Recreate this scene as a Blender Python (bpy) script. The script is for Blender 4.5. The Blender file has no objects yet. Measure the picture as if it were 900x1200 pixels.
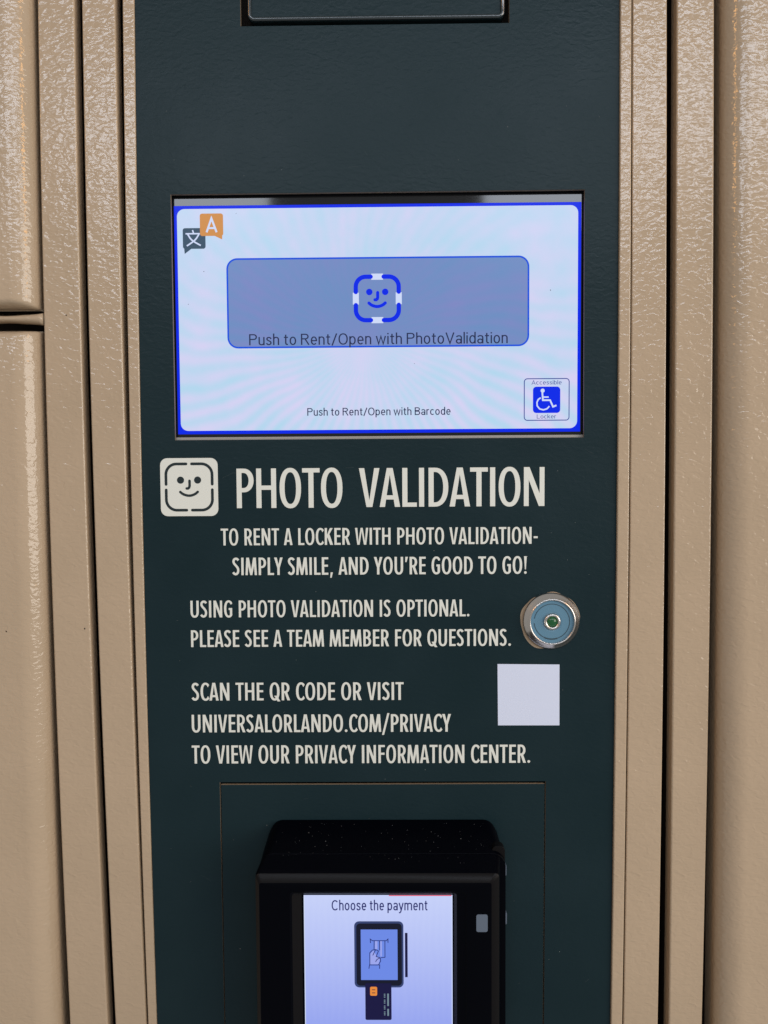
import bpy, bmesh, math, random
from mathutils import Vector, Matrix
from mathutils.geometry import delaunay_2d_cdt
R = math.radians
S = 0.001                      # the scene is written in millimetres
sc = bpy.context.scene
col = sc.collection
random.seed(4)

# ------------------------------------------------------------------ camera
cam = bpy.data.cameras.new('camera')
cam.sensor_fit = 'VERTICAL'
cam.sensor_height = 24.0
cam.lens = 24.0 * 950.0 / 1200.0
cam.clip_start = 0.01
cam.clip_end = 100.0
camo = bpy.data.objects.new('camera', cam)
col.objects.link(camo)
p_, y_, r_ = R(-2.90282591), R(0.65210333), R(0.37572714)
Rz = Matrix.Rotation(y_, 3, 'Z'); Rx = Matrix.Rotation(p_, 3, 'X'); Ry = Matrix.Rotation(r_, 3, 'Y')
M = Rz @ Rx @ Ry               # columns: right, forward, up
right, fwd, up = M.col[0], M.col[1], M.col[2]
m3 = Matrix((right, up, -fwd)).transposed()
camo.matrix_world = Matrix.Translation((0.00759, -0.45475, 0.0)) @ m3.to_4x4()
sc.camera = camo

# ------------------------------------------------------------------ world
world = bpy.data.worlds.new('World')
sc.world = world
world.use_nodes = True
bgn = world.node_tree.nodes['Background']
bgn.inputs['Color'].default_value = (0.92, 0.90, 0.86, 1)
bgn.inputs['Strength'].default_value = 0.37

# ------------------------------------------------------------------ lamps, two of them added for reflections
def area(name, loc, target, sx, sy, power, color, spread=180):
    l = bpy.data.lights.new(name, 'AREA')
    l.shape = 'RECTANGLE'; l.size = sx; l.size_y = sy
    l.energy = power; l.color = color; l.spread = R(spread)
    o = bpy.data.objects.new(name, l); col.objects.link(o)
    o.location = loc
    d = Vector(target) - Vector(loc)
    o.rotation_euler = d.to_track_quat('-Z', 'Y').to_euler()
    return o
area('overhead_daylight', (0.35, -2.6, 1.34), (0, 0, 0.05), 3.4, 0.30, 27, (0.76, 0.86, 1.0))
area('window_daylight', (-0.70, -2.6, 0.99), (0, 0, 0.12), 0.50, 0.20, 2.4, (0.82, 0.89, 1.0))  # this light and the next are added for pale reflections on the bezel
area('window_daylight', (0.60, -2.6, 0.99), (0, 0, 0.12), 0.50, 0.20, 2.4, (0.82, 0.89, 1.0))
area('side_daylight', (2.6, -1.8, 0.25), (0, 0, -0.40), 2.6, 1.5, 62, (1.0, 0.94, 0.86))
# warm lamps glowing either side
area('warm_lamp', (2.55, -2.0, 1.45), (0, 0, 0.1), 0.40, 0.70, 11.0, (1.0, 0.47, 0.12))
area('warm_lamp', (-2.2, -2.0, 1.45), (0, 0, 0.1), 0.40, 0.70, 11.0, (1.0, 0.47, 0.12))

sc.view_settings.view_transform = 'Standard'
sc.view_settings.look = 'None'
sc.view_settings.exposure = 0.0
sc.view_settings.gamma = 1.0
sc.cycles.max_bounces = 8

# ------------------------------------------------------------------ materials
def nt(name):
    m = bpy.data.materials.new(name); m.use_nodes = True
    t = m.node_tree
    return m, t, t.nodes['Principled BSDF']
def node(t, typ, **kw):
    n = t.nodes.new(typ)
    for k, v in kw.items():
        if k in n.inputs.keys(): n.inputs[k].default_value = v
        else: setattr(n, k, v)
    return n
def simple(name, c, rough=0.5, metal=0.0, spec=0.5, coat=0.0):
    m, t, b = nt(name)
    b.inputs['Base Color'].default_value = (*c, 1)
    b.inputs['Roughness'].default_value = rough
    b.inputs['Metallic'].default_value = metal
    b.inputs['Specular IOR Level'].default_value = spec
    b.inputs['Coat Weight'].default_value = coat
    return m
def powder(name, c1, c2, rough, scale, dist, fine, spec=0.5, stretch=(0.75, 1, 1.25)):
    """orange-peel powder coat: colour mottling, wormy relief and a finer grain"""
    m, t, b = nt(name); L = t.links.new
    tc = node(t, 'ShaderNodeTexCoord')
    mp = node(t, 'ShaderNodeMapping'); mp.inputs['Scale'].default_value = stretch
    L(tc.outputs['Object'], mp.inputs['Vector'])
    n1 = node(t, 'ShaderNodeTexNoise', Scale=scale, Detail=1.0, Roughness=0.4, Distortion=0.7)
    n2 = node(t, 'ShaderNodeTexNoise', Scale=scale * 4.2, Detail=2.0, Roughness=0.5)
    n3 = node(t, 'ShaderNodeTexNoise', Scale=14.0, Detail=3.0, Roughness=0.55)
    for n in (n1, n2): L(mp.outputs[0], n.inputs['Vector'])
    L(tc.outputs['Object'], n3.inputs['Vector'])
    r = node(t, 'ShaderNodeValToRGB')
    r.color_ramp.elements[0].position = 0.34; r.color_ramp.elements[0].color = (*c1, 1)
    r.color_ramp.elements[1].position = 0.68; r.color_ramp.elements[1].color = (*c2, 1)
    L(n3.outputs['Fac'], r.inputs['Fac']); L(r.outputs[0], b.inputs['Base Color'])
    a = node(t, 'ShaderNodeMath', operation='MULTIPLY'); a.inputs[1].default_value = fine
    L(n2.outputs['Fac'], a.inputs[0])
    s = node(t, 'ShaderNodeMath', operation='ADD'); L(n1.outputs['Fac'], s.inputs[0]); L(a.outputs[0], s.inputs[1])
    bp = node(t, 'ShaderNodeBump', Strength=1.0, Distance=dist); L(s.outputs[0], bp.inputs['Height'])
    L(bp.outputs[0], b.inputs['Normal'])
    rr = node(t, 'ShaderNodeMapRange'); rr.inputs['To Min'].default_value = rough * 0.7; rr.inputs['To Max'].default_value = rough * 1.4
    L(n3.outputs['Fac'], rr.inputs['Value']); L(rr.outputs[0], b.inputs['Roughness'])
    b.inputs['Specular IOR Level'].default_value = spec
    return m
MAT = {}
MAT['beige'] = powder('beige_powder_coat', (0.400, 0.309, 0.215), (0.435, 0.335, 0.235), 0.12, 335, 0.00033, 0.04)
MAT['beige_raw'] = simple('beige_cut_edge', (0.30, 0.225, 0.15), 0.5)
MAT['teal'] = powder('dark_teal_powder_coat', (0.0068, 0.0192, 0.0245), (0.0088, 0.0224, 0.0285), 0.34, 330, 0.00012, 0.06, spec=0.15)
MAT['cut_edge'] = simple('shaded_cut_edge', (0.16, 0.125, 0.09), 0.5)
MAT['dark'] = simple('dark_interior', (0.020, 0.014, 0.010), 0.7, spec=0.2)  # near-black puts the shade deep in the gaps into the colour
MAT['cream'] = simple('cream_vinyl', (0.66, 0.68, 0.635), 0.55, spec=0.3)
MAT['teal_ink'] = simple('teal_ink', (0.010, 0.020, 0.024), 0.5, spec=0.3)
MAT['white_label'] = simple('white_label', (0.60, 0.66, 0.83), 0.45)
MAT['steel'] = simple('stainless_steel', (0.66, 0.62, 0.59), 0.2, metal=1.0)
MAT['steel_dark'] = simple('dark_brushed_steel', (0.30, 0.27, 0.25), 0.3, metal=1.0)
MAT['blue_disc'] = simple('blue_plastic_disc', (0.095, 0.215, 0.315), 0.3, coat=0.3)
MAT['ring_ink'] = simple('dark_ring_ink', (0.03, 0.06, 0.08), 0.4)
MAT['bezel'] = simple('black_display_glass', (0.006, 0.007, 0.009), 0.06)
MAT['seal'] = simple('grey_rubber_seal', (0.30, 0.29, 0.27), 0.5)
MAT['black'] = simple('black_abs_plastic', (0.0006, 0.0009, 0.0024), 0.32, spec=0.05)
MAT['black_edge'] = simple('lighter_black_edge', (0.0042, 0.0038, 0.0045), 0.38, spec=0.12)  # slightly lighter than the shell, for bevels, recess chamfer and tab
MAT['window'] = simple('smoked_grey_window', (0.10, 0.13, 0.18), 0.25)
MAT['dust'] = simple('pale_dust', (0.42, 0.42, 0.40), 0.9, spec=0.1)
MAT['faint_dust'] = simple('faint_dust', (0.13, 0.13, 0.13), 0.9, spec=0.1)
MAT['teal_gloss'] = simple('glossy_teal_bead', (0.012, 0.022, 0.028), 0.16, spec=1.0)
MAT['scratch'] = simple('hairline_scratch', (0.045, 0.06, 0.065), 0.5, spec=0.3)
MAT['speck'] = simple('dark_speck', (0.02, 0.015, 0.012), 0.8, spec=0.1)

def screen_mat(name, c1, c2, strength=1.0, kind='bands', spec=0.14):
    """a lit display: its own light, with the faint coloured banding of the pixel grid"""
    m, t, b = nt(name); L = t.links.new
    if kind == 'flat': spec = 0.08
    b.inputs['Base Color'].default_value = (0.004, 0.004, 0.005, 1)
    b.inputs['Roughness'].default_value = 0.22
    b.inputs['Specular IOR Level'].default_value = spec
    b.inputs['Emission Strength'].default_value = strength
    if kind == 'flat':
        b.inputs['Emission Color'].default_value = (*c1, 1); return m
    tc = node(t, 'ShaderNodeTexCoord')
    if kind == 'bands':
        # bands that fan out from a point low in the page, stirred by soft noise
        def math_(op, x, y=None, z=None):
            n = node(t, 'ShaderNodeMath', operation=op)
            for i, q in enumerate((x, y, z)):
                if q is None: continue
                if isinstance(q, (int, float)): n.inputs[i].default_value = q
                else: L(q, n.inputs[i])
            return n.outputs[0]
        sp = node(t, 'ShaderNodeSeparateXYZ'); L(tc.outputs['Object'], sp.inputs[0])
        n0 = node(t, 'ShaderNodeTexNoise', Scale=16.0, Detail=1.5); L(tc.outputs['Object'], n0.inputs['Vector'])
        n1 = node(t, 'ShaderNodeTexNoise', Scale=38.0, Detail=3.0); L(tc.outputs['Object'], n1.inputs['Vector'])
        dx = math_('ADD', sp.outputs['X'], 0.008); dz = math_('ADD', sp.outputs['Z'], 0.012)
        ang = math_('ARCTAN2', dz, dx)
        rad = math_('SQRT', math_('ADD', math_('MULTIPLY', dx, dx), math_('MULTIPLY', dz, dz)))
        low = math_('MULTIPLY', sp.outputs['Z'], -9.0)
        ph = math_('MULTIPLY_ADD', n0.outputs['Fac'], 18.0, math_('MULTIPLY', ang, 62.0))
        ph = math_('MULTIPLY_ADD', rad, 130.0, ph)
        w = math_('MULTIPLY', math_('SINE', ph), 0.20)
        amp = math_('MINIMUM', math_('MULTIPLY', rad, 14.0), 1.0)
        amp = math_('MULTIPLY', amp, math_('MINIMUM', math_('MAXIMUM', math_('ADD', low, 0.55), 0.30), 1.0))
        f = math_('MULTIPLY_ADD', w, amp, math_('MULTIPLY_ADD', n1.outputs['Fac'], 1.1, math_('MULTIPLY_ADD', low, 0.06, -0.03)))
        r = node(t, 'ShaderNodeValToRGB')
        r.color_ramp.elements[0].position = 0.12; r.color_ramp.elements[0].color = (*c1, 1)
        r.color_ramp.elements[1].position = 0.88; r.color_ramp.elements[1].color = (*c2, 1)
        L(f, r.inputs['Fac']); L(r.outputs[0], b.inputs['Emission Color'])
    else:
        # vertical gradient, c1 at the top, c2 lower down, with fine scan columns
        sp = node(t, 'ShaderNodeSeparateXYZ'); L(tc.outputs['Generated'], sp.inputs[0])
        w = node(t, 'ShaderNodeTexWave', wave_type='BANDS', bands_direction='X', Scale=90.0, Distortion=3.0, Detail=1.0)
        L(tc.outputs['Object'], w.inputs['Vector'])
        ad = node(t, 'ShaderNodeMath', operation='MULTIPLY_ADD'); ad.inputs[1].default_value = 0.022
        L(w.outputs['Fac'], ad.inputs[0]); L(sp.outputs['Z'], ad.inputs[2])
        r = node(t, 'ShaderNodeValToRGB')
        r.color_ramp.elements[0].position = 0.30; r.color_ramp.elements[0].color = (*c2, 1)
        r.color_ramp.elements[1].position = 1.0; r.color_ramp.elements[1].color = (*c1, 1)
        L(ad.outputs[0], r.inputs['Fac']); L(r.outputs[0], b.inputs['Emission Color'])
    return m
MAT['page'] = screen_mat('lit_page', (0.43, 0.68, 0.85), (0.67, 0.64, 0.89))
MAT['rent'] = screen_mat('lit_grey_button', (0.135, 0.275, 0.53), (0.205, 0.245, 0.54))
MAT['blue'] = screen_mat('lit_blue', (0.001, 0.022, 0.80), None, kind='flat')
MAT['blue2'] = screen_mat('lit_line_blue', (0.010, 0.085, 0.72), None, kind='flat')
MAT['navy'] = screen_mat('lit_navy', (0.03, 0.055, 0.30), None, kind='flat')
MAT['pale'] = screen_mat('lit_pale', (0.62, 0.70, 0.93), None, kind='flat')
MAT['text'] = screen_mat('lit_dark_text', (0.022, 0.030, 0.085), None, kind='flat')
MAT['orange'] = screen_mat('lit_orange', (0.62, 0.27, 0.075), None, kind='flat')
MAT['slate'] = screen_mat('lit_slate', (0.045, 0.085, 0.135), None, kind='flat')
MAT['page2'] = screen_mat('reader_lit_page', (0.56, 0.63, 0.94), (0.31, 0.38, 0.86), kind='fall')
MAT['icon_dark'] = screen_mat('reader_icon_dark', (0.006, 0.008, 0.022), None, kind='flat')
MAT['icon_slate'] = screen_mat('reader_icon_slate', (0.035, 0.055, 0.16), None, kind='flat')
MAT['icon_blue'] = screen_mat('reader_icon_blue', (0.15, 0.25, 0.78), None, kind='flat')
MAT['icon_navy'] = screen_mat('reader_icon_navy', (0.008, 0.007, 0.050), None, kind='flat')
MAT['icon_line'] = screen_mat('reader_icon_line', (0.016, 0.022, 0.16), None, kind='flat')
MAT['icon_pale'] = screen_mat('reader_icon_pale', (0.33, 0.38, 0.83), None, kind='flat')
MAT['icon_orange'] = screen_mat('reader_icon_orange', (0.80, 0.26, 0.045), None, kind='flat')
MAT['icon_grey'] = screen_mat('reader_icon_grey', (0.17, 0.25, 0.30), None, kind='flat')
MAT['icon_text'] = screen_mat('reader_text', (0.030, 0.035, 0.16), None, kind='flat')
MAT['red'] = screen_mat('reader_red_line', (0.75, 0.02, 0.04), None, kind='flat')
mg, tg, bg_ = nt('green_led'); bg_.inputs['Base Color'].default_value = (0.005, 0.045, 0.015, 1)
bg_.inputs['Emission Color'].default_value = (0.008, 0.07, 0.02, 1); bg_.inputs['Emission Strength'].default_value = 0.55
bg_.inputs['Roughness'].default_value = 0.12
MAT['green'] = mg
# brushed noise on the steel
for k in ('steel', 'steel_dark'):
    t = MAT[k].node_tree; b = t.nodes['Principled BSDF']
    tc = node(t, 'ShaderNodeTexCoord'); n = node(t, 'ShaderNodeTexNoise', Scale=900.0, Detail=2.0)
    t.links.new(tc.outputs['Object'], n.inputs['Vector'])
    bp = node(t, 'ShaderNodeBump', Strength=0.35, Distance=0.00005); t.links.new(n.outputs['Fac'], bp.inputs['Height']); t.links.new(bp.outputs[0], b.inputs['Normal'])
for k in ('black',):
    t = MAT[k].node_tree; b = t.nodes['Principled BSDF']
    tc = node(t, 'ShaderNodeTexCoord'); n = node(t, 'ShaderNodeTexNoise', Scale=1500.0, Detail=2.0)
    t.links.new(tc.outputs['Object'], n.inputs['Vector'])
    bp = node(t, 'ShaderNodeBump', Strength=0.5, Distance=0.00003); t.links.new(n.outputs['Fac'], bp.inputs['Height']); t.links.new(bp.outputs[0], b.inputs['Normal'])

# ------------------------------------------------------------------ object helpers
ROOT = {}
def thing(name, label, cat, base, group=None):
    o = bpy.data.objects.new(name, None); col.objects.link(o)
    o.empty_display_size = 0.02
    o.location = Vector(base) * S
    o['label'] = label; o['category'] = cat
    if group: o['group'] = group
    ROOT[o.name] = Vector(base)
    return o
def base_of(o):
    while o.name not in ROOT: o = o.parent
    return ROOT[o.name]
def mesh_obj(name, verts, faces, mat, parent, label=None, smooth=False, midx=None, bevel=0, seg=3, auto=None):
    off = base_of(parent)
    me = bpy.data.meshes.new(name)
    me.from_pydata([((v[0] - off.x) * S, (v[1] - off.y) * S, (v[2] - off.z) * S) for v in verts], [], faces)
    mats = mat if isinstance(mat, (list, tuple)) else [mat]
    for m in mats: me.materials.append(MAT[m])
    if midx: 
        for p, i in zip(me.polygons, midx): p.material_index = i
    me.validate(); me.update()
    o = bpy.data.objects.new(name, me); col.objects.link(o); o.parent = parent
    if label: o['label'] = label
    if bevel:
        b = o.modifiers.new('bevel', 'BEVEL'); b.width = bevel * S; b.segments = seg; b.limit_method = 'ANGLE'; b.angle_limit = R(35)
        b.harden_normals = False
    if smooth or bevel:
        for p in me.polygons: p.use_smooth = True
        if bevel:
            w = o.modifiers.new('wn', 'WEIGHTED_NORMAL'); w.keep_sharp = True
    return o

# ------------------------------------------------------------------ 2D shapes -> clean unions
def tri_region(layers):
    """layers: list of (positive polygons, negative polygons). Returns verts2d, tris of the union, no overlaps."""
    V, F, info = [], [], []
    for li, (pos, neg) in enumerate(layers):
        for sgn, polys in ((1, pos), (0, neg)):
            for p in polys:
                if sum(p[i - 1][0] * p[i][1] - p[i][0] * p[i - 1][1] for i in range(len(p))) < 0: p = p[::-1]
                k = len(V); V += [Vector((a, b)) for a, b in p]
                F.append(list(range(k, k + len(p)))); info.append((li, sgn))
    vo, eo, fo, ov, oe, of = delaunay_2d_cdt(V, [], F, 1, 1e-6)
    out = []
    for f, src in zip(fo, of):
        st = {}
        for s in src:
            li, sgn = info[s]; st.setdefault(li, set()).add(sgn)
        if any(1 in s and 0 not in s for s in st.values()): out.append(list(f))
    return [(v.x, v.y) for v in vo], out
def quads_of(pts, w, closed=False):
    n = len(pts); P = [Vector(p) for p in pts]; off = []
    for i in range(n):
        if closed: a, b, c = P[(i - 1) % n], P[i], P[(i + 1) % n]
        else: a, b, c = P[max(i - 1, 0)], P[i], P[min(i + 1, n - 1)]
        d1 = (b - a); d2 = (c - b)
        if d1.length < 1e-9: d1 = d2
        if d2.length < 1e-9: d2 = d1
        d1 = d1.normalized(); d2 = d2.normalized()
        n1 = Vector((-d1.y, d1.x)); n2 = Vector((-d2.y, d2.x)); m = (n1 + n2)
        if m.length < 1e-6: m = n1
        m.normalize(); k = max(m.dot(n1), 0.35)
        off.append(m * (w / 2 / k))
    q = []
    rng = range(n) if closed else range(n - 1)
    for i in rng:
        j = (i + 1) % n
        q.append([tuple(P[i] + off[i]), tuple(P[j] + off[j]), tuple(P[j] - off[j]), tuple(P[i] - off[i])])
    return q
def circ(cx, cy, r, n=20, ry=None):
    ry = ry or r
    return [(cx + r * math.cos(2 * math.pi * i / n), cy + ry * math.sin(2 * math.pi * i / n)) for i in range(n)]
def stroke(pts, w, caps=False, closed=False):
    q = quads_of(pts, w, closed)
    if caps: q += [circ(*pts[0], w / 2, 14), circ(*pts[-1], w / 2, 14)]
    return (q, [])
def arc(cx, cy, rx, ry, a0, a1, n=10, e=2.0):
    o = []
    for i in range(n + 1):
        a = R(a0 + (a1 - a0) * i / n); c, s = math.cos(a), math.sin(a)
        o.append((cx + rx * math.copysign(abs(c) ** (2 / e), c), cy + ry * math.copysign(abs(s) ** (2 / e), s)))
    return o
def rrect(x0, y0, x1, y1, r, n=6):
    o = []
    for cx, cy, a in ((x1 - r, y1 - r, 0), (x0 + r, y1 - r, 90), (x0 + r, y0 + r, 180), (x1 - r, y0 + r, 270)):
        for i in range(n + 1):
            t = R(a + 90 * i / n); o.append((cx + r * math.cos(t), cy + r * math.sin(t)))
    return o
def box2(x0, y0, x1, y1): return [(x0, y0), (x1, y0), (x1, y1), (x0, y1)]
def flat(name, layers, y, mat, parent, label=None, thick=0):
    V, T = tri_region(layers)
    return flat_vt(name, V, T, y, mat, parent, label, thick)
def ori(V, t):
    a, b, c = (V[i] for i in t)
    return t if (b[0]-a[0])*(c[1]-a[1]) - (b[1]-a[1])*(c[0]-a[0]) > 0 else t[::-1]
def flat_vt(name, V, T, y, mat, parent, label=None, thick=0):
    T = [ori(V, t) for t in T]
    verts = [(x, y, z) for x, z in V]; faces = [tuple(t) for t in T]
    if thick:
        k = len(V); verts += [(x, y + thick, z) for x, z in V]
        ed = {}
        for t in T:
            for i in range(3): ed[(t[i], t[(i + 1) % 3])] = 1
        faces += [tuple(k + i for i in t[::-1]) for t in T]
        faces += [(b, a, a + k, b + k) for (a, b) in ed if (b, a) not in ed]
    return mesh_obj(name, verts, faces, mat, parent, label)
def slab(name, layers, yf, yb, mats, parent, label=None, bevel=0, seg=2):
    """plate with holes: front, back, and side walls (second material)"""
    V, T = tri_region(layers); T = [ori(V, t) for t in T]
    k = len(V); verts = [(x, yf, z) for x, z in V] + [(x, yb, z) for x, z in V]
    ed = {}
    for t in T:
        for i in range(3): ed[(t[i], t[(i + 1) % 3])] = 1
    faces = [tuple(t) for t in T] + [tuple(k + i for i in t[::-1]) for t in T]
    mi = [0] * len(faces)
    side = [(b, a, a + k, b + k) for (a, b) in ed if (b, a) not in ed]
    faces += side; mi += [1 if isinstance(mats, (list, tuple)) and len(mats) > 1 else 0] * len(side)
    return mesh_obj(name, verts, faces, mats, parent, label, midx=mi, bevel=bevel, seg=seg)

# ------------------------------------------------------------------ condensed sign lettering (cap height 1)
def glyph_sign(ch, w):
    h = w * 0.86; L = []
    def P(*polys, neg=()): L.append((list(polys), list(neg)))
    def ring(cx, cy, rx, ry, e=2.25, n=36, wx=None, wy=None):
        return arc(cx, cy, rx, ry, 0, 360 - 360 / n, n - 1, e), arc(cx, cy, rx - (wx or w), ry - (wy or h), 0, 360 - 360 / n, n - 1, e)
    if ch == 'I': P(box2(0, 0, w, 1)); W = w; lb, rb = .055, .055
    elif ch == 'L': W = .36; P(box2(0, 0, w, 1), box2(0, 0, W, h)); lb, rb = .055, .0
    elif ch == 'T': W = .44; P(box2(0, 1 - h, W, 1), box2(W/2 - w/2, 0, W/2 + w/2, 1)); lb, rb = .0, .0
    elif ch == 'H': W = .50; P(box2(0, 0, w, 1), box2(W - w, 0, W, 1), box2(0, .46, W, .46 + h)); lb, rb = .055, .055
    elif ch in 'EF':
        W = .37 if ch == 'E' else .36
        P(box2(0, 0, w, 1), box2(0, 1 - h, W, 1), box2(0, .46, W * .95, .46 + h))
        if ch == 'E': P(box2(0, 0, W, h))
        lb, rb = .055, .02
    elif ch in 'AV':
        W = .51; c = W / 2; a = w * .58; wd = w * 1.04
        o = [(0, 0), (wd, 0), (c, .83), (W - wd, 0), (W, 0), (c + a, 1), (c - a, 1)]
        if ch == 'V': o = [(x, 1 - y) for x, y in o]; P(o)
        else:
            P(o); xb = .19
            def lx(y): return y * (c - a)
            P([(lx(xb) + .02, xb), (W - lx(xb) - .02, xb), (W - lx(xb + h) - .02, xb + h), (lx(xb + h) + .02, xb + h)])
        lb, rb = .0, .0
    elif ch == 'W':
        W = .78; wd = w * 1.0; a = w * .50; q = W / 4
        for s in (0, W / 2 - .0):
            P([(s, 1), (s + wd, 1), (s + q, .17), (s + 2*q - wd*.5 + a*0, 1), (s + 2*q + (wd*.5 if s == 0 else 0), 1), (s + q + a, 0), (s + q - a, 0)])
        lb, rb = .0, .0
        L.clear()
        P([(0, 1), (wd, 1), (q, .17), (2*q - a*.9, 1), (2*q + a*.9, 1), (3*q, .17), (W - wd, 1), (W, 1), (3*q + a, 0), (3*q - a, 0), (2*q, .80), (q + a, 0), (q - a, 0)])
    elif ch == 'M':
        W = .66; c = W / 2; s = .055
        P([(0, 0), (w * .95, 0), (s + w * .95, 1), (s, 1)], [(W, 0), (W - w * .95, 0), (W - s - w * .95, 1), (W - s, 1)])
        P([(s, 1), (s + w * 1.15, 1), (c + w * .42, 0), (c - w * .42, 0)], [(W - s, 1), (W - s - w * 1.15, 1), (c - w * .42, 0), (c + w * .42, 0)])
        lb, rb = .02, .02
    elif ch == 'N':
        W = .51; P(box2(0, 0, w * .95, 1), box2(W - w * .95, 0, W, 1), [(0, 1), (w * 1.1, 1), (W, 0), (W - w * 1.1, 0)]); lb, rb = .055, .055
    elif ch in 'OQCG':
        W = .54 if ch in 'OQ' else .43 if ch == 'C' else .48; rx = .27; 
        if ch in 'CG': rx = .275
        o, i = ring(rx, .5, rx, .512)
        neg = [i]
        if ch == 'C': neg.append([(W * 1.0, .17), (W * 1.0, .83), (.9, 1.1), (.9, -.1)]); neg.append([(rx + .02, .26), (.9, .12), (.9, .88), (rx + .02, .74)])
        if ch == 'G': neg.append([(rx + .04, .52), (.9, .52), (.9, .86), (rx + .04, .76)]); neg.append(box2(W, -.1, .9, 1.1))
        P(o, neg=neg)
        if ch == 'G': P(box2(rx, .44, W, .44 + h)); P([(W - w, .07), (W - .02, .12), (W, .2), (W, .5), (W - w, .5)])
        if ch == 'Q': P([(.24, .26), (.24 + w * 1.1, .26), (.58, -.06), (.58 - w * 1.15, -.06)])
        lb, rb = .03, (.03 if ch in 'OQ' else .02 if ch == 'C' else .05)
    elif ch == 'D':
        W = .49; x0 = .16
        P([(0, 0)] + arc(x0, .5, W - x0, .5, -90, 90, 20, 2.2) + [(0, 1)], neg=[[(w, h)] + arc(x0, .5, W - x0 - w, .5 - h, -90, 90, 20, 2.2) + [(w, 1 - h)]])
        lb, rb = .055, .03
    elif ch in 'PR':
        W = .43; yb = .40; cy = (1 + yb) / 2; ry = (1 - yb) / 2; x0 = .18
        P([(0, yb)] + arc(x0, cy, W - x0, ry, -90, 90, 16, 2.1) + [(0, 1)], neg=[[(w, yb + h)] + arc(x0, cy, W - x0 - w, ry - h, -90, 90, 16, 2.1) + [(w, 1 - h)]])
        P(box2(0, 0, w, 1))
        if ch == 'R': P([(.16, .44), (.16 + w * 1.05, .44), (W + .03, 0), (W + .03 - w * 1.12, 0)]); W += .03
        lb, rb = .055, (.01 if ch == 'P' else .01)
    elif ch == 'B':
        W = .45; P(box2(0, 0, w, 1)); x0 = .18
        for y0, y1, ww in ((.46, 1, .42), (0, .46 + h, W)):
            cy = (y0 + y1) / 2; ry = (y1 - y0) / 2
            P([(0, y0)] + arc(x0, cy, ww - x0, ry, -90, 90, 14, 2.1) + [(0, y1)], neg=[[(w, y0 + h)] + arc(x0, cy, ww - x0 - w, ry - h, -90, 90, 14, 2.1) + [(w, y1 - h)]])
        lb, rb = .055, .03
    elif ch == 'U':
        W = .49; r = W / 2
        P([(0, 1)] + arc(r, .34, r, .352, 180, 360, 20, 2.2) + [(W, 1)], neg=[[(w, 1.01)] + arc(r, .34, r - w, .352 - h, 180, 360, 20, 2.2) + [(W - w, 1.01)]])
        lb, rb = .05, .05
    elif ch == 'Y':
        W = .49; c = W / 2
        P(box2(c - w/2, 0, c + w/2, .46)); P([(0, 1), (w * 1.1, 1), (c, .60), (W - w * 1.1, 1), (W, 1), (c + w/2, .40), (c - w/2, .40)]); lb, rb = -.01, -.01
    elif ch == 'K':
        W = .49; P(box2(0, 0, w, 1)); P([(w, .40), (w, .60), (W - w * 1.25 - .01, 1), (W - .01, 1)], [(w * .9, .56), (w * 2.1, .62), (W, 0), (W - w * 1.25, 0)]); lb, rb = .055, .0
    elif ch == 'S':
        W = .40; pts = [(.345, .845), (.29, .925), (.20, .95), (.115, .915), (.07, .84), (.066, .755), (.10, .665), (.17, .585), (.25, .495), (.315, .40), (.335, .29), (.325, .185), (.28, .095), (.195, .05), (.105, .075), (.04, .165)]
        pts = [(x * 1.0, y) for x, y in pts]
        # smooth once
        for _ in range(2):
            q = [pts[0]]
            for a, b in zip(pts, pts[1:]): q += [(a[0]*.75+b[0]*.25, a[1]*.75+b[1]*.25), (a[0]*.25+b[0]*.75, a[1]*.25+b[1]*.75)]
            pts = q + [pts[-1]]
        L.append(stroke(pts, w * .95)); lb, rb = .02, .03
    elif ch == '-': W = .24; P(box2(0, .33, W, .33 + h)); lb, rb = .04, .03
    elif ch == '.': W = w; P(circ(w/2, w*.52, w * .56, 14)); lb, rb = .05, .05
    elif ch == ',': W = w * 1.2; P([(w*.35, w), (w*1.3, w), (w*.75, -.17), (w*.15, -.17)]); lb, rb = .04, .05
    elif ch == "'": W = w * 1.3; P([(w*.25, 1), (w*1.35, 1), (w*.75, .70), (w*.2, .70)]); lb, rb = .02, .02
    elif ch == '!': W = w; P(circ(w/2, w*.52, w*.56, 14)); P([(-.01, 1), (w + .01, 1), (w*.72, .25), (w*.28, .25)]); lb, rb = .06, .05
    elif ch == '/': W = .42; P([(0, -.17), (w*.85, -.17), (W, 1.06), (W - w*.85, 1.06)]); lb, rb = .0, .0
    return L, W, lb, rb

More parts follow.
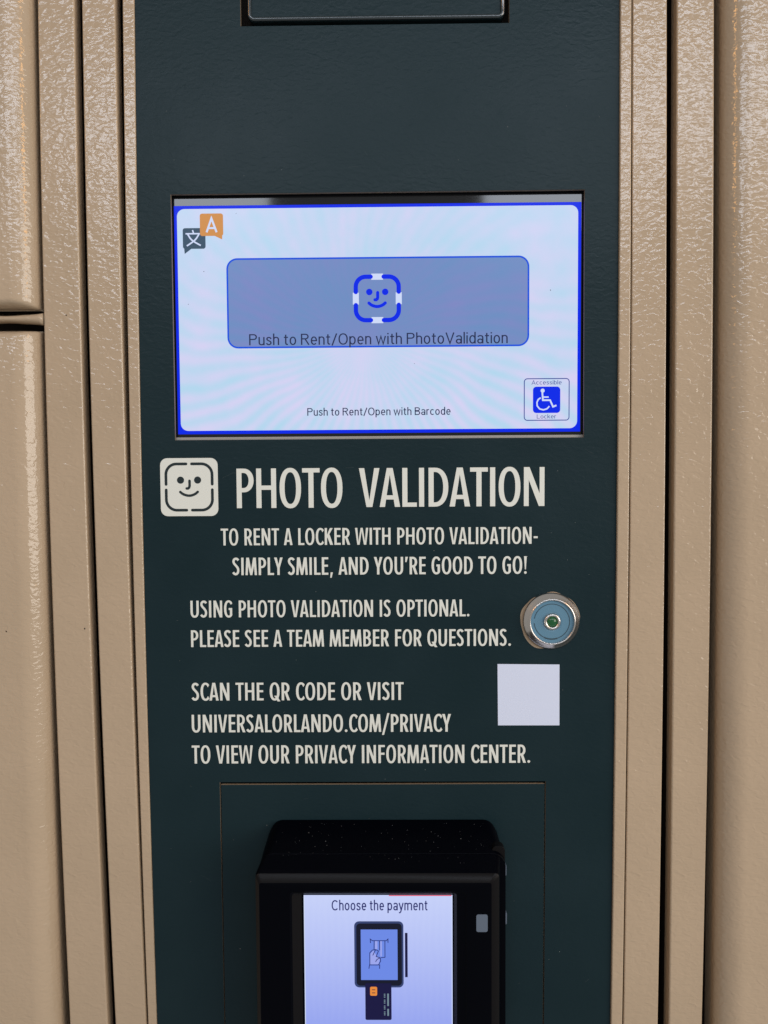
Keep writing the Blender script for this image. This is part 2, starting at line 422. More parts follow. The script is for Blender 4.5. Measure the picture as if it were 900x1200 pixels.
# ------------------------------------------------------------------ screen lettering (stroke alphabet, cap height 1)
def glyph_ui(ch, w):
    L = []; x = .74; r = w / 2; a = .245     # half width of the round letters
    def K(*pts): L.append(stroke(list(pts), w))
    def A(cx, cy, rx, ry, a0, a1, n=14, pre=(), post=()): L.append(stroke(list(pre) + arc(cx, cy, rx, ry, a0, a1, n, 2.15) + list(post), w))
    m = x / 2; ry = m - r + .01
    if ch == 'P': W = .60; K((r, 0), (r, 1)); A(.33, .735, .215, .265 - r, 90, -90, pre=[(0, 1 - r)], post=[(0, .47 + r)])
    elif ch == 'R': W = .62; K((r, 0), (r, 1)); A(.33, .745, .205, .255 - r, 90, -90, pre=[(0, 1 - r)], post=[(0, .49 + r)]); K((.33, .50), (.60, 0))
    elif ch == 'B': W = .60; K((r, 0), (r, 1)); A(.33, .76, .185, .24 - r, 90, -90, pre=[(0, 1 - r)], post=[(0, .52 + r)]); A(.33, .275, .215, .275 - r, 90, -90, pre=[(0, .55 - r)], post=[(0, r)])
    elif ch == 'O': W = .70; L.append(stroke(arc(.35, .5, .30, .5 - r + .01, 0, 350, 35, 2.2), w, closed=True))
    elif ch == 'C': W = .66; A(.35, .5, .30, .5 - r + .01, 42, 318, 24)
    elif ch == 'V': W = .66; K((.04, 1), (.33, .03), (.62, 1))
    elif ch == 'A': W = .68; K((.04, 0), (.34, .97), (.64, 0)); K((.14, .30), (.54, .30))
    elif ch == 'L': W = .52; K((r, 1), (r, r), (.52, r))
    elif ch == '/': W = .40; K((.02, -.08), (.37, 1))
    elif ch == 'l': W = w; K((r, 0), (r, 1.04))
    elif ch == 'i': W = w; K((r, 0), (r, x)); L.append(([circ(r, .94, w * .62, 12)], []))
    elif ch == 'u': W = .46; K((.46 - r, x), (.46 - r, 0)); A(.23, .22, .23 - r, .22 - r + .01, 180, 360, 10, pre=[(r, x)], post=[(.46 - r, .3)])
    elif ch in 'nh': W = .46; K((r, 0), (r, x if ch == 'n' else 1.04)); A(.23, x - .24, .23 - r, .24 - r + .01, 180, 0, 10, post=[(.46 - r, 0)])
    elif ch == 'm': W = .76; K((r, 0), (r, x)); A(.21, x - .21, .21 - r, .21 - r + .01, 180, 0, 10, post=[(.42 - r, 0)]); A(.42 - r + .19, x - .21, .19, .21 - r + .01, 180, 0, 10, post=[(.80 - r, 0)]); W = .80
    elif ch == 'r': W = .30; K((r, 0), (r, x)); A(.26, x - .24, .26 - r, .24 - r + .01, 180, 80, 8)
    elif ch == 'o': W = .50; L.append(stroke(arc(.25, m, .25 - r, ry, 0, 345, 23, 2.1), w, closed=True))
    elif ch == 'e': W = .49; A(.25, m, .24 - r, ry, 0, 318, 20); K((r, m), (.485, m))
    elif ch == 'c': W = .46; A(.25, m, .25 - r, ry, 45, 315, 18)
    elif ch in 'dpb':
        W = .49; sx = W - r if ch == 'd' else r
        L.append(stroke(arc(.245, m, .245 - r, ry, 0, 345, 23, 2.1), w, closed=True))
        if ch == 'p': K((sx, -.27), (sx, x))
        else: K((sx, 0), (sx, 1.04))
    elif ch == 'a': W = .47; K((W - r, 0), (W - r, .48)); A(.235, x - .20, .235 - r, .20 - r + .01, 165, 0, 10, post=[(W - r, .4)]); L.append(stroke(arc(.225, .215, .225 - r, .215 - r + .01, 0, 340, 17, 2.1), w, closed=True))
    elif ch == 's': W = .42; K(*smooth2([(.385, .56), (.33, .66), (.215, .70), (.10, .665), (.06, .56), (.10, .455), (.22, .385), (.34, .32), (.38, .20), (.32, .085), (.21, .04), (.09, .08), (.04, .19)]))
    elif ch == 't': W = .32; K((.14, .93), (.14, .16), (.19, .06), (.31, r)); K((0, x - r), (.31, x - r))
    elif ch == 'w': W = .74; K((.03, x), (.20, .03), (.37, x - .03), (.54, .03), (.71, x))
    elif ch == 'y': W = .46; K((.03, x), (.235, .05)); K((.44, x), (.20, -.12), (.12, -.22), (.01, -.24))
    elif ch == 'k': W = .46; K((r, 0), (r, 1.04)); K((.42, x), (.10, .33)); K((.18, .42), (.45, 0))
    return L, W, .055, .055
def smooth2(pts):
    for _ in range(2):
        q = [pts[0]]
        for a, b in zip(pts, pts[1:]): q += [(a[0]*.75+b[0]*.25, a[1]*.75+b[1]*.25), (a[0]*.25+b[0]*.75, a[1]*.25+b[1]*.75)]
        pts = q + [pts[-1]]
    return pts
CACHE = {}
def text(s, font, w, x0, x1, zb, cap, y, mat, parent, space=.20, zslope=0.0, name='lettering', label=None, track=0.0, thick=0):
    fn = glyph_sign if font == 'sign' else glyph_ui
    pen = 0; items = []; first = True
    for ch in s:
        if ch == ' ': pen += space; continue
        key = (font, ch, w)
        if key not in CACHE:
            L, W, lb, rb = fn(ch, w); CACHE[key] = (tri_region(L), W, lb, rb)
        (V, T), W, lb, rb = CACHE[key]
        if not first: pen += lb + track
        items.append((pen, V, T)); pen += W; last = pen; pen += rb; first = False
    tot = last * cap; k = (x1 - x0) / tot
    VV, TT = [], []
    for px, V, T in items:
        n = len(VV)
        VV += [(x0 + (px + x) * cap * k, zb + z * cap + zslope * (px + x) * cap * k) for x, z in V]
        TT += [tuple(n + i for i in t) for t in T]
    print('text', s[:22], 'x-scale %.3f' % k)
    return flat_vt(name, VV, TT, y, mat, parent, label, thick)

# ------------------------------------------------------------------ gently bowed vertical members
ZT, ZM, ZB = 250.0, -23.0, -316.0
def bow(tri, z):
    z = max(-330, min(270, z)); a, b, c = tri
    l0 = (z - ZM) * (z - ZB) / ((ZT - ZM) * (ZT - ZB)); l1 = (z - ZT) * (z - ZB) / ((ZM - ZT) * (ZM - ZB)); l2 = (z - ZT) * (z - ZM) / ((ZB - ZT) * (ZB - ZM))
    return a * l0 + b * l1 + c * l2
ZS = [-420 + 25 * i for i in range(31)]       # -420 .. 330
def strip(name, xl, xr, yf, depth, mat, parent, bevel=1.2, label=None, core=True):
    """a bent-sheet upright: front face and two returns, following its edges up the height"""
    V, F = [], []
    for z in ZS:
        a, b = bow(xl, z), bow(xr, z)
        V += [(a, yf + depth, z), (a, yf, z), (b, yf, z), (b, yf + depth, z)]
    n = len(ZS)
    for i in range(n - 1):
        k = 4 * i
        for j in range(4):
            j2 = (j + 1) % 4
            F.append((k + j, k + j2, k + 4 + j2, k + 4 + j))
    F.append((3, 2, 1, 0)); k = 4 * (n - 1); F.append((k, k + 1, k + 2, k + 3))
    o = mesh_obj(name, V, F, mat, parent, label, bevel=bevel, seg=3)
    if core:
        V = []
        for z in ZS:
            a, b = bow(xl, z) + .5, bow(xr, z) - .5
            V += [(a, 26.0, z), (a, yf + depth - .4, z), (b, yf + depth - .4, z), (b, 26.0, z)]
        mesh_obj('gap_shade_core', V, F, 'dark', parent)  # dark core added behind the returns to deepen the shade of the gaps
    return o

# ================================================================== control panel
TL, TR = (-132.0, -133.6, -131.6), (132.1, 132.6, 131.3)
panel = thing('control_panel', 'dark teal metal locker control panel with cream lettering between two beige uprights', 'control panel', (0, 0, -420))
def panel_outline():
    o = [(bow(TR, z) , z) for z in ZS] + [(bow(TL, z), z) for z in reversed(ZS)]
    return o
SO = [(-114.4, 18.0), (114.1, 18.0), (113.8, 153.6), (-114.3, 153.2)]           # display opening
HO = box2(-74.1, 243.1, 72.3, 318)                                               # hatch opening
TO = [(-92.3, -345), (92.9, -345), (93.6, -177.4), (-92.6, -177.6)]              # opening of the reader plate
slab('face_plate', [([panel_outline()], [SO, HO, TO])], 0.0, 2.2, ['teal', 'cut_edge'], panel, bevel=0.25)
slab('hatch', [([rrect(-70.0, 246.0, 69.6, 314, 3.0)], [])], 1.6, 7.0, ['teal', 'teal'], panel, bevel=1.5, seg=4)
mp_ = slab('reader_plate', [([[(-91.9, -344.4), (92.4, -344.4), (93.1, -178.9), (-92.1, -179.1)]], [])], 0.45, 2.4, ['teal', 'beige_raw'], panel, bevel=0.2)
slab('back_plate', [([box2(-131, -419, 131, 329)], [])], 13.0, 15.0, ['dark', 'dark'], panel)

title_w = .127
text('PHOTO', 'sign', title_w, -80.3, -20.8, -20.4, 22.2, -0.12, 'cream', panel)
text('VALIDATION', 'sign', title_w, -11.5, 92.3, -20.2, 21.8, -0.12, 'cream', panel)
for s, x0, x1, zb, cp in (("TO RENT A LOCKER WITH PHOTO VALIDATION-", -89.7, 88.6, -41.4, 9.5), ("SIMPLY SMILE, AND YOU'RE GOOD TO GO!", -83.4, 82.4, -58.3, 9.9),
        ("USING PHOTO VALIDATION IS OPTIONAL.", -107.6, 50.2, -82.3, 9.6), ("PLEASE SEE A TEAM MEMBER FOR QUESTIONS.", -107.6, 73.6, -99.2, 9.6),
        ("SCAN THE QR CODE OR VISIT", -107.8, 12.9, -130.0, 10.2), ("UNIVERSALORLANDO.COM/PRIVACY", -108.1, 39.7, -148.4, 10.2),
        ("TO VIEW OUR PRIVACY INFORMATION CENTER.", -108.4, 84.6, -166.5, 10.5)):
    text(s, 'sign', .136, x0, x1, zb, cp, -0.12, 'cream', panel, space=.26, track=.025)

def face_layers(cx, cz, h, w, wf, gap=.12, eye=.14):
    L = []; rr = .46
    for sx in (1, -1):
        for sz in (1, -1):
            pts = [(gap, 1)] + arc(1 - rr, 1 - rr, rr, rr, 90, 0, 10) + [(1, gap)]
            L.append(stroke([(cx + sx * a * h, cz + sz * b * h) for a, b in pts], w * h, caps=True))
        L.append(([circ(cx + sx * .37 * h, cz + .30 * h, eye * h, 20)], []))
    L.append(stroke([(cx + a * h, cz + b * h) for a, b in [(.02, .27), (.02, .05), (.0, -.02), (-.05, -.06), (-.11, -.06)]], wf * h, caps=True))
    L.append(stroke([(cx + a * h, cz + b * h) for a, b in smooth2([(-.39, -.21), (-.26, -.32), (0, -.39), (.24, -.32), (.37, -.21)])], wf * h, caps=True))
    return L
em = flat('emblem', [([rrect(-123.2, -24.7, -90.8, 7.9, 4.0)], [])], -0.12, 'cream', panel, label='cream rounded square emblem with a smiling face', thick=0.1)
flat('face_symbol', face_layers(-107.0, -8.35, 13.0, .118, .108, eye=.155), -0.2, 'teal_ink', em)

# specks and small scars on the plate
def specks(name, pts, y, mat, parent, label=None, sizes=(.3, .7)):
    V, F = [], []
    for (x, z) in pts:
        k = len(V); n = 6; r0 = random.uniform(*sizes); ph = random.random() * 6; el = random.uniform(.5, 1)
        for i in range(n):
            a = 2 * math.pi * i / n; dx, dz = r0 * math.cos(a), r0 * el * math.sin(a) * random.uniform(.7, 1.2)
            V.append((x + dx * math.cos(ph) - dz * math.sin(ph), y, z + dx * math.sin(ph) + dz * math.cos(ph)))
        V.append((x, y - r0 * .35, z))
        F += [(k + i, k + (i + 1) % n, k + n) for i in range(n)]
    o = mesh_obj(name, V, F, mat, parent, label)
    o['kind'] = 'stuff'
    return o
specks('dust', [(random.uniform(-126, 126), random.uniform(-310, 14)) for _ in range(46)] + [(103.5, 198.5)] + [(random.uniform(-126, 126), random.uniform(158, 240)) for _ in range(10)], -0.02, 'dust', panel, sizes=(.07, .17))

sc_ = []
for i in range(16):
    x, z = random.uniform(-120, 118), random.choice([random.uniform(-300, -170), random.uniform(158, 240), random.uniform(-30, 12)]); a = random.gauss(.2, .6); l = random.uniform(2, 9)
    sc_.append(stroke([(x + l * t * math.cos(a), z + l * t * math.sin(a) + .35 * math.sin(t * 3 + i)) for t in (0, .3, .65, 1)], random.uniform(.05, .10)))
o = flat('scratches', sc_, -0.02, 'scratch', panel); o['kind'] = 'stuff'

# ================================================================== touchscreen
ts = thing('touchscreen', 'large wide lit touchscreen with blue border, set above the lettering in the teal panel', 'touchscreen', (0, 4, 85))
SX0, SX1, SZ0, SZ1 = -113.9, 113.1, 21.2, 148.4
flatp = lambda n, layers, y, m, par=None, label=None: flat(n, layers, y, m, par or ts, label)
slab('housing', [([box2(-120, 12, 120, 160)], [box2(SX0 + .2, SZ0 + .2, SX1 - .2, SZ1 - .2)])], 3.9, 11.5, ['bezel', 'bezel'], ts)
slab('seal', [([box2(-115.5, 17.2, 115.5, 19.6)], [])], 2.9, 3.85, ['seal', 'seal'], ts, bevel=.3)
dp = flatp('display', [([box2(SX0, SZ0, SX1, SZ1)], [])], 4.0, 'blue', label='bright blue border of the lit display')
pg = flatp('page', [([rrect(-112.1, 23.3, 111.2, 146.5, 4.2, 8)], [])], 3.94, 'page')
rb = flatp('rent_button', [([rrect(-84.9, 69.2, 84.2, 119.2, 6.0, 8)], [])], 3.88, 'rent', label='wide grey blue on-screen button with a smiling face')
def outline(x0, z0, x1, z1, r, w): return [([rrect(x0, z0, x1, z1, r, 8)], [rrect(x0 + w, z0 + w, x1 - w, z1 - w, r - w, 8)])]
flat('button_outline', outline(-84.9, 69.2, 84.2, 119.2, 6.0, .95), 3.82, 'blue2', rb)
flat('face_gap', [([box2(-0.6 - 3.3, z - 1.7, -0.6 + 3.3, z + 1.7)], []) for z in (96.3 + 12.0, 96.3 - 12.0)] + [([box2(x - 1.7, 96.3 - 3.3, x + 1.7, 96.3 + 3.3)], []) for x in (-0.6 - 12.0, -0.6 + 12.0)], 3.79, 'pale', rb)
flat('face_symbol', face_layers(-0.6, 96.3, 12.0, .20, .145, gap=.30, eye=.15), 3.75, 'blue', rb)
text('Push to Rent/Open with PhotoValidation', 'ui', .105, -72.7, 72.2, 70.9, 6.2, 3.72, 'text', rb, space=.25)
text('Push to Rent/Open with Barcode', 'ui', .115, -40.5, 40.2, 31.3, 4.3, 3.86, 'text', ts, space=.25)
ab = flatp('accessible_button', outline(81.3, 27.6, 106.9, 51.3, 2.0, .5), 3.86, 'navy', label='small outlined wheelchair button in the lower right corner of the screen')
flat('symbol_square', [([rrect(86.4, 31.9, 101.7, 46.6, 1.9)], [])], 3.83, 'blue', ab)
def wc(a, b): return (86.4 + (a - 24.3) / 32.2 * 15.3, 46.6 - (b - 23.3) / 30.5 * 14.7)
wl = [([circ(*wc(35.7, 27.9), 1.15, 14)], [])]
wl.append(stroke([wc(35.3, 30), wc(36, 39), wc(44.5, 39), wc(48, 46.6), wc(52, 45)], .95))
wl.append(stroke([wc(36.5, 35.4), wc(42.8, 35.4)], .8))
wl.append(stroke([wc(33.5 + 0, 36.2), wc(30.6, 38), wc(29.0, 41.5), wc(29.3, 45.5), wc(32.2, 49), wc(36.5, 50.2), wc(40.8, 49), wc(43.7, 46)], .8))
flat('wheelchair_symbol', wl, 3.80, 'pale', ab)
text('Accessible', 'ui', .10, 85.6, 102.4, 47.8, 2.3, 3.80, 'navy', ab)
text('Locker', 'ui', .10, 88.6, 99.4, 28.8, 2.3, 3.80, 'navy', ab)
li = flatp('language_icon', [([rrect(-109.0, 124.6, -96.3, 136.0, 1.3)], []), ([[(-108.4, 126), (-104.2, 124.7), (-108.1, 121.8)]], [])], 3.86, 'slate', label='language symbol of a slate and an orange speech bubble')
flat('bubble', [([rrect(-99.3, 131.6, -86.3, 143.9, 1.3)], []), ([[(-91.5, 131.8), (-86.8, 133.6), (-87.0, 129.6)]], [])], 3.83, 'orange', li)
flat('letter', [stroke([(-95.6, 133.6), (-92.8, 141.2), (-90.0, 133.6)], 1.15), stroke([(-94.6, 135.9), (-91.0, 135.9)], 1.05)], 3.80, 'pale', li)
flat('letter', [stroke([(-107.4, 132.9), (-99.4, 132.9)], .8), stroke([(-103.5, 134.9), (-102.8, 132.9)], .8), stroke(smooth2([(-106.2, 132.6), (-104.2, 129.3), (-99.0, 126.4)]), .85), stroke(smooth2([(-99.9, 132.6), (-102.0, 129.3), (-106.8, 126.2)]), .85)], 3.80, 'pale', li)
specks('dust', [(-78.9, 143.8), (-97.5, 112.0), (-106.5, 94.0), (20, 60), (96, 100)], 3.7, 'speck', ts, sizes=(.2, .42))

# ================================================================== round button beside the lettering
bt = thing('push_button', 'round steel ringed push button with blue face and green centre right of the lettering', 'button', (96.1, 0, -84.9))
def lathe(name, prof, mat, parent, cx=96.2, cz=-84.9, n=72, wob=None, label=None):
    V, F = [], []
    for (r0, y0) in prof:
        for i in range(n):
            a = 2 * math.pi * i / n
            V.append((cx + r0 * math.cos(a), y0, cz + r0 * math.sin(a)))
    for j in range(len(prof) - 1):
        for i in range(n):
            k = (i + 1) % n
            F.append((j * n + i, (j + 1) * n + i, (j + 1) * n + k, j * n + k))
    return mesh_obj(name, V, F, mat, parent, label, smooth=True)
def blob():
    o = []
    for i in range(60):
        a = 2 * math.pi * i / 60
        r = 16.0 + .5 * math.sin(2 * a + .6) + .35 * math.sin(5 * a) + .2 * math.sin(9 * a + 1)
        if math.cos(a - R(232)) > .75: r += 1.3 * (math.cos(a - R(232)) - .75) * 4
        if math.cos(a - R(160)) > .8: r += .9
        o.append((96.0 + r * math.cos(a), -84.7 + r * math.sin(a)))
    return smooth_closed(o)
def smooth_closed(p):
    n = len(p); return [((p[i-1][0] + 2*p[i][0] + p[(i+1) % n][0]) / 4, (p[i-1][1] + 2*p[i][1] + p[(i+1) % n][1]) / 4) for i in range(n)]
flat('chipped_edge', [([blob()], [])], -0.15, 'beige_raw', bt, label='bare beige paint edge chipped around the ring', thick=.1)
lathe('ring', [(15.9, -0.1), (16.0, -1.2), (15.6, -2.0), (14.9, -2.5), (13.0, -4.6), (12.7, -4.9), (12.3, -4.9), (12.1, -4.6), (12.0, -3.2)], 'steel', bt)
lathe('face_disc', [(12.05, -3.3), (6, -3.4), (4.6, -3.4), (4.5, -3.2)], 'blue_disc', bt)
flat('ring_mark', [stroke(arc(96.1, -84.9, 9.9, 9.9, -175, 170, 60), .38), stroke(arc(96.1, -84.9, 9.9, 9.9, -115, -72, 10), .75)], -3.48, 'ring_ink', bt)
lathe('collar', [(4.7, -3.3), (4.6, -4.4), (4.1, -4.9), (3.4, -4.9), (2.9, -4.3), (2.7, -3.4)], 'steel', bt)
lathe('lamp', [(2.85, -3.6), (2.4, -4.2), (1.5, -4.6), (.6, -4.8), (.01, -4.82)], 'green', bt)

# ================================================================== blank label
lb_ = thing('white_label', 'small square white label stuck on the teal panel beside the lettering', 'label', (83.6, 0, -127.3))
slab('paper', [([[(66.4, -144.8), (101.2, -144.9), (101.1, -110.0), (66.1, -109.6)]], [])], -0.25, -0.02, ['white_label', 'white_label'], lb_)

# ================================================================== card reader
cr = thing('card_reader', 'black card payment reader with lit screen at the bottom of the teal panel', 'card reader', (0, 0, -300))
def loft(name, rings, mat, parent, cap0=True, cap1=False, label=None, bevel=0, midx=None):
    """rings: (y, x0, z0, x1, z1, r)"""
    V, F, mi = [], [], []; n = None
    for (y, x0, z0, x1, z1, r) in rings:
        p = rrect(x0, z0, x1, z1, r, 6); n = len(p); V += [(a, y, b) for a, b in p]
    for j in range(len(rings) - 1):
        for i in range(n):
            k = (i + 1) % n; F.append((j * n + i, j * n + k, (j + 1) * n + k, (j + 1) * n + i)); mi.append((midx or {}).get(j, 0))
    if cap0: F.append(tuple(range(n))[::-1]); mi.append(0)
    if cap1: F.append(tuple((len(rings) - 1) * n + i for i in range(n))); mi.append(0)
    return mesh_obj(name, V, F, mat, parent, label, midx=mi, bevel=bevel, seg=2)
B = -395
loft('rear_shell', [(0.6, -63.5, B, 64.8, -199.6, 7), (-3, -64.5, B, 65.8, -200.3, 7.5), (-14, -66.0, B - 1, 67.3, -205.0, 8), (-22.5, -66.5, B - 1, 67.8, -208.6, 7)], 'black', cr, cap1=True, bevel=.3)
loft('front_shell', [(-22.6, -65.6, B + 3, 65.2, -208.9, 4), (-30.4, -67.4, B + 2, 63.6, -213.0, 3), (-33.0, -67.2, B + 2, 62.9, -214.2, 2.2), (-35.4, -64.9, B + 4, 58.5, -218.2, 1.2),
     (-35.4, -48.6, -332, 45.2, -223.2, 2.2), (-34.9, -48.1, -331.6, 44.8, -223.6, 2.0), (-34.7, -47.6, -331, 40.2, -224.2, 1.8), (-32.2, -42.6, -326, 38.6, -226.0, .5), (-31.0, -42.6, -326, 38.6, -226.0, .5)],
     ['black', 'black_edge'], cr, cap0=True, cap1=True, bevel=.25, midx={2: 1, 6: 1})
rs = flat('reader_screen', [([box2(-41.6, -325.5, 38.0, -226.6)], [])], -32.0, 'page2', cr, label='lit lavender screen asking for the payment')
flat('status_window', [([rrect(50.4, -244.8, 56.4, -235.3, 1.1)], [])], -35.75, 'window', cr, thick=.3)
YI = -32.1
text('Choose the payment', 'ui', .125, -26.6, 24.7, -235.0, 5.6, YI, 'icon_text', rs, space=.24)
flat('reader_icon', [([rrect(-14.7, -277.6, 11.7, -241.0, 2.6)], [])], YI, 'icon_slate', rs, label='drawing of a card going into a reader')
flat('reader_icon_frame', [([rrect(-13.6, -276.6, 10.8, -242.2, 2.0)], [])], YI - .04, 'icon_dark', rs)
flat('reader_icon_screen', [([box2(-11.2, -273.4, 8.5, -245.5)], [])], YI - .08, 'icon_blue', rs)
flat('reader_icon_side', [([box2(12.5, -271.9, 13.9, -247.4)], [])], YI, 'icon_navy', rs)
flat('card_picture', [([rrect(-9.0, -295.6, 5.1, -275.2, .8)], [])], YI - .12, 'icon_navy', rs)
flat('card_chip', [([rrect(-6.4, -282.1, -2.6, -277.1, .8)], [box2(-5.4, -279.0, -3.6, -278.6), box2(-5.4, -280.7, -3.6, -280.3)])], YI - .16, 'icon_orange', rs)
flat('card_stripe', [([box2(2.8, -287.8, 3.7, -280.9), box2(2.8, -293.3, 3.7, -289.4)], [])] + [([box2(1.0, -281.5 - .82 * k, 1.8, -281.0 - .82 * k)], []) for k in range(15) if k % 4 != 3], YI - .16, 'icon_grey', rs)
def hp(a, b): return (-7.0 + (a - 250) / 210 * 10.5, -250.2 - (b - 270) / 325 * 16.5)
hand = [[(270, 320), (268, 280), (290, 298), (440, 298), (458, 280), (458, 318)], [(310, 300), (308, 395)], [(368, 300), (368, 400)], [(425, 300), (425, 478), (385, 482)],
        [(262, 560), (262, 430), (290, 400), (325, 395), (295, 455)], [(325, 395), (355, 410), (330, 470), (375, 485), (378, 520), (355, 560)], [(375, 485), (340, 500), (325, 525)],
        [(252, 600), (258, 562), (368, 562), (366, 600)]]
flat('card_slot_drawing', [([[hp(*q) for q in ((375, 300), (392, 300), (392, 470), (375, 470))], [hp(*q) for q in ((268, 440), (300, 405), (340, 470), (372, 490), (355, 555), (266, 555))], [hp(*q) for q in ((318, 300), (345, 300), (345, 390), (318, 390))]], [])], YI - .12, 'icon_pale', rs)
flat('hand_drawing', [stroke([hp(*q) for q in h], .42, caps=True) for h in hand], YI - .16, 'icon_line', rs)
flat('red_line', [([box2(4, -227.1, 37.6, -226.65)], [])], YI, 'red', rs)
flat('screen_edge', [([box2(-41.6, -325, -41.1, -226.7)], [])], YI, 'pale', rs)
flat('screen_edge', [([box2(37.5, -325, 37.9, -226.7)], [])], YI, 'pale', rs)
# top tab and the latches on the right-hand side of the shell
def tube(name, pts, rad, mat, parent, label=None, n=8):
    V, F = [], []
    P = [Vector(p) for p in pts]
    for i, p in enumerate(P):
        d = (P[min(i + 1, len(P) - 1)] - P[max(i - 1, 0)]).normalized()
        a = d.cross(Vector((0, 1, 0)));  a = a.normalized() if a.length > 1e-3 else Vector((1, 0, 0)); b = d.cross(a).normalized()
        for k in range(n):
            t = 2 * math.pi * k / n; q = p + a * rad * math.cos(t) + b * rad * math.sin(t); V.append(tuple(q))
    for i in range(len(P) - 1):
        for k in range(n): F.append((i * n + k, i * n + (k + 1) % n, (i + 1) * n + (k + 1) % n, (i + 1) * n + k))
    F.append(tuple(range(n))); F.append(tuple((len(P) - 1) * n + k for k in range(n))[::-1])
    return mesh_obj(name, V, F, mat, parent, label, smooth=True)
slab('side_tab', [([rrect(60.5, -221, 67.6, -205.4, 2.8)], [])], -20.5, -15.0, ['black_edge', 'black_edge'], cr, bevel=.6)
slab('side_latch', [([rrect(66.6, -222.5, 68.6, -216.5, .7)], [])], -19.5, -16.0, ['window', 'window'], cr, bevel=.4)
slab('side_latch', [([rrect(67.2, -250.5, 69.0, -244.0, .7)], [])], -18.5, -15.0, ['window', 'window'], cr, bevel=.4)
V, F = [], []
for i in range(120):
    t = random.random() ** (1.5 if i % 2 else .8); x = random.uniform(-60, 62); r0 = random.uniform(.05, .2) * (1.5 if random.random() < .1 else 1)
    c = Vector((x, -3 - 26 * t, -200.3 - 10.6 * t + .12)); k = len(V); a = random.random() * 3
    for j in range(4):
        an = a + j * math.pi / 2; V.append((c.x + r0 * math.cos(an), c.y - .05 * 0, c.z + r0 * math.sin(an) * random.uniform(.5, 1.4)))
    V.append((c.x, c.y - .15, c.z + .1)); F += [(k + j, k + (j + 1) % 4, k + 4) for j in range(4)]
o = mesh_obj('dust', V, F, 'faint_dust', cr); o['kind'] = 'stuff'

pp = rrect(-69.3, 247.3, 68.9, 312, 2.6, 5)
tube('hatch_highlight_bead', [(a, 1.5, b) for a, b in pp + pp[:1]], 1.25, 'teal_gloss', panel, n=10)  # bead added round the flap so its curve catches a highlight line
# ================================================================== locker uprights and doors
def up(name, label, x): return thing(name, label, 'upright', (x, 0, -420), 'beige steel uprights between the panel and the locker doors')
LIPY, FY, DEP = -1.0, -1.6, 10.0
u = up('steel_upright', 'narrow beige edge strip touching the left side of the teal panel', -136)
strip('front_face', (-138.4, -139.6, -136.7), tuple(a - .05 for a in TL), LIPY, DEP, 'beige', u, bevel=.7)
u = up('steel_upright', 'beige upright second from the teal panel on its left side', -151)
strip('front_face', (-160.5, -160.6, -155.6), (-142.3, -141.9, -137.7), FY, DEP, 'beige', u, bevel=1.0)
u = up('steel_upright', 'beige upright beside the two left locker doors', -175)
us1 = strip('front_face', (-184.8, -186.0, -182.2), (-164.6, -164.9, -160.0), FY, DEP, 'beige', u, bevel=1.1)
specks('paint_speck', [(-173.3, 87.5), (-167.5, -88.1)], FY - .05, 'speck', u, sizes=(.45, .6))
u = up('steel_upright', 'narrow beige edge strip touching the right side of the teal panel', 136)
strip('front_face', tuple(a + .05 for a in TR), (138.2, 139.2, 137.9), LIPY - .8, DEP, 'beige', u, bevel=.8)
u = up('steel_upright', 'beige upright second from the teal panel on its right side', 149)
strip('front_face', (138.9, 139.9, 138.7), (157.4, 159.3, 158.5), FY + .4, DEP, 'beige', u, bevel=.8)
u = up('steel_upright', 'beige upright beside the right locker door', 174)
strip('front_face', (162.6, 164.2, 164.6), (182.8, 185.0, 183.8), FY, DEP, 'beige', u, bevel=1.1)
bk = thing('back_wall', 'dark steel carcass seen in the gaps between the beige uprights', 'wall', (0, 28, -420))
slab('sheet', [([box2(-330, -419, 330, 329)], [])], 26.0, 28.0, ['dark', 'dark'], bk)  # sheet coloured near-black as the shade behind the uprights

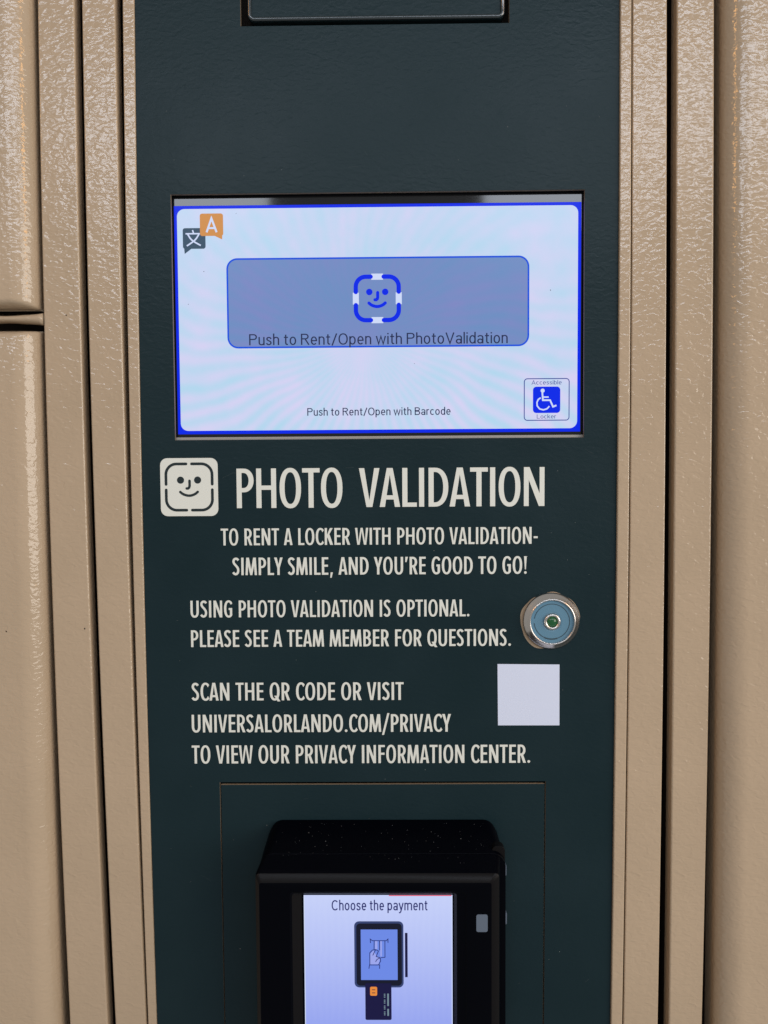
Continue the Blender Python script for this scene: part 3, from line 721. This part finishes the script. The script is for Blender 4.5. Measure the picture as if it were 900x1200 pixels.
def door(name, label, xe, side, z0, z1, outer, wide, rt, zr):
    """pressed door: flat face, wide rolled vertical edge next to the upright, rolled top and bottom. side=+1: rolled edge on its right"""
    t = thing(name, label, 'locker door', (outer, 0, z0), 'beige locker doors beside the kiosk')
    yf, depth = -9.0, 12.0
    prof = []                                        # from outer end to rolled edge: (inset from edge, y)
    n = 12
    for i in range(n + 1):
        a = R(90.0 * i / n); prof.append((wide - wide * math.sin(a) ** 1.0, yf + depth * (1 - math.cos(a))))
    V, F = [], []
    zs = []
    m = 8
    hz = 16
    for i in range(m + 1):                            # bottom roll
        a = R(90.0 * i / m); zs.append((z0 + zr * (1 - math.sin(a)) if False else z0 + zr * (1 - math.cos(a)), depth * (1 - math.sin(a))))
    for i in range(1, hz): zs.append((z0 + zr + (z1 - z0 - 2 * zr) * i / hz, 0))
    for i in range(m, -1, -1):
        a = R(90.0 * i / m); zs.append((z1 - zr * (1 - math.cos(a)), depth * (1 - math.sin(a))))
    W = len(prof) + 1
    for z, sink in zs:
        e = bow(xe, z)
        V.append((outer, yf + sink, z))
        for ins, y in prof:
            yy = yf + math.sqrt((y - yf) ** 2 + sink ** 2) if True else max(y, yf + sink)
            V.append((e - side * ins, min(yy, yf + depth), z))
    rows = len(zs)
    for j in range(rows - 1):
        for i in range(W - 1):
            q = (j * W + i, j * W + i + 1, (j + 1) * W + i + 1, (j + 1) * W + i)
            F.append(q if side > 0 else q[::-1])
    # return flanges
    k = len(V); 
    for z, sink in zs: V.append((bow(xe, z), 14, z))
    for j in range(rows - 1):
        q = (j * W + W - 1, k + j, k + j + 1, (j + 1) * W + W - 1); F.append(q if side > 0 else q[::-1])
    for row, flip in ((0, False), (rows - 1, True)):
        k2 = len(V)
        for i in range(W): V.append((V[row * W + i][0], 14, V[row * W + i][2]))
        for i in range(W - 1):
            q = (row * W + i, k2 + i, k2 + i + 1, row * W + i + 1); F.append(q if flip == (side > 0) else q[::-1])
    o = mesh_obj('door_panel', V, F, 'beige', t, smooth=True)
    return t, o
DL = (-187.6, -188.9, -187.4); DR = (187.2, 189.6, 191.0)
d1, o1 = door('locker_door', 'upper left beige locker door ending just above the small cross rail', DL, 1, 90.8, 328, -330, 13, 0, 5)
d2, o2 = door('locker_door', 'lower left beige locker door below the small cross rail', DL, 1, -419, 79.4, -330, 13, 0, 5)
specks('paint_speck', [(-208.5, -88.0)], -9.1, 'speck', d2, sizes=(.5, .6))
d3, o3 = door('locker_door', 'tall beige locker door right of the panel', DR, -1, -419, 328, 330, 14, 0, 5)
cross = thing('cross_rail', 'thin beige cross rail in the gap between the two left locker doors', 'rail', (-200, 0, 84.8))
def rail():
    V, F = [], []; n = 14; xs = [-330 + 4 * i for i in range(36)] + [-188, -186.6]
    for x in xs:
        r = 2.3 + .35 * math.sin(x * .22) + (0 if x < -192 else (x + 192) * .18)
        for k in range(n):
            a = 2 * math.pi * k / n; V.append((x, 1.0 + 5 * math.cos(a), 85.7 + r * math.sin(a)))
    for i in range(len(xs) - 1):
        for k in range(n): F.append((i * n + k, i * n + (k + 1) % n, (i + 1) * n + (k + 1) % n, (i + 1) * n + k))
    F.append(tuple(range(n))[::-1]); F.append(tuple((len(xs) - 1) * n + k for k in range(n)))
    return mesh_obj('rail', V, F, 'beige', cross, smooth=True)
rail()
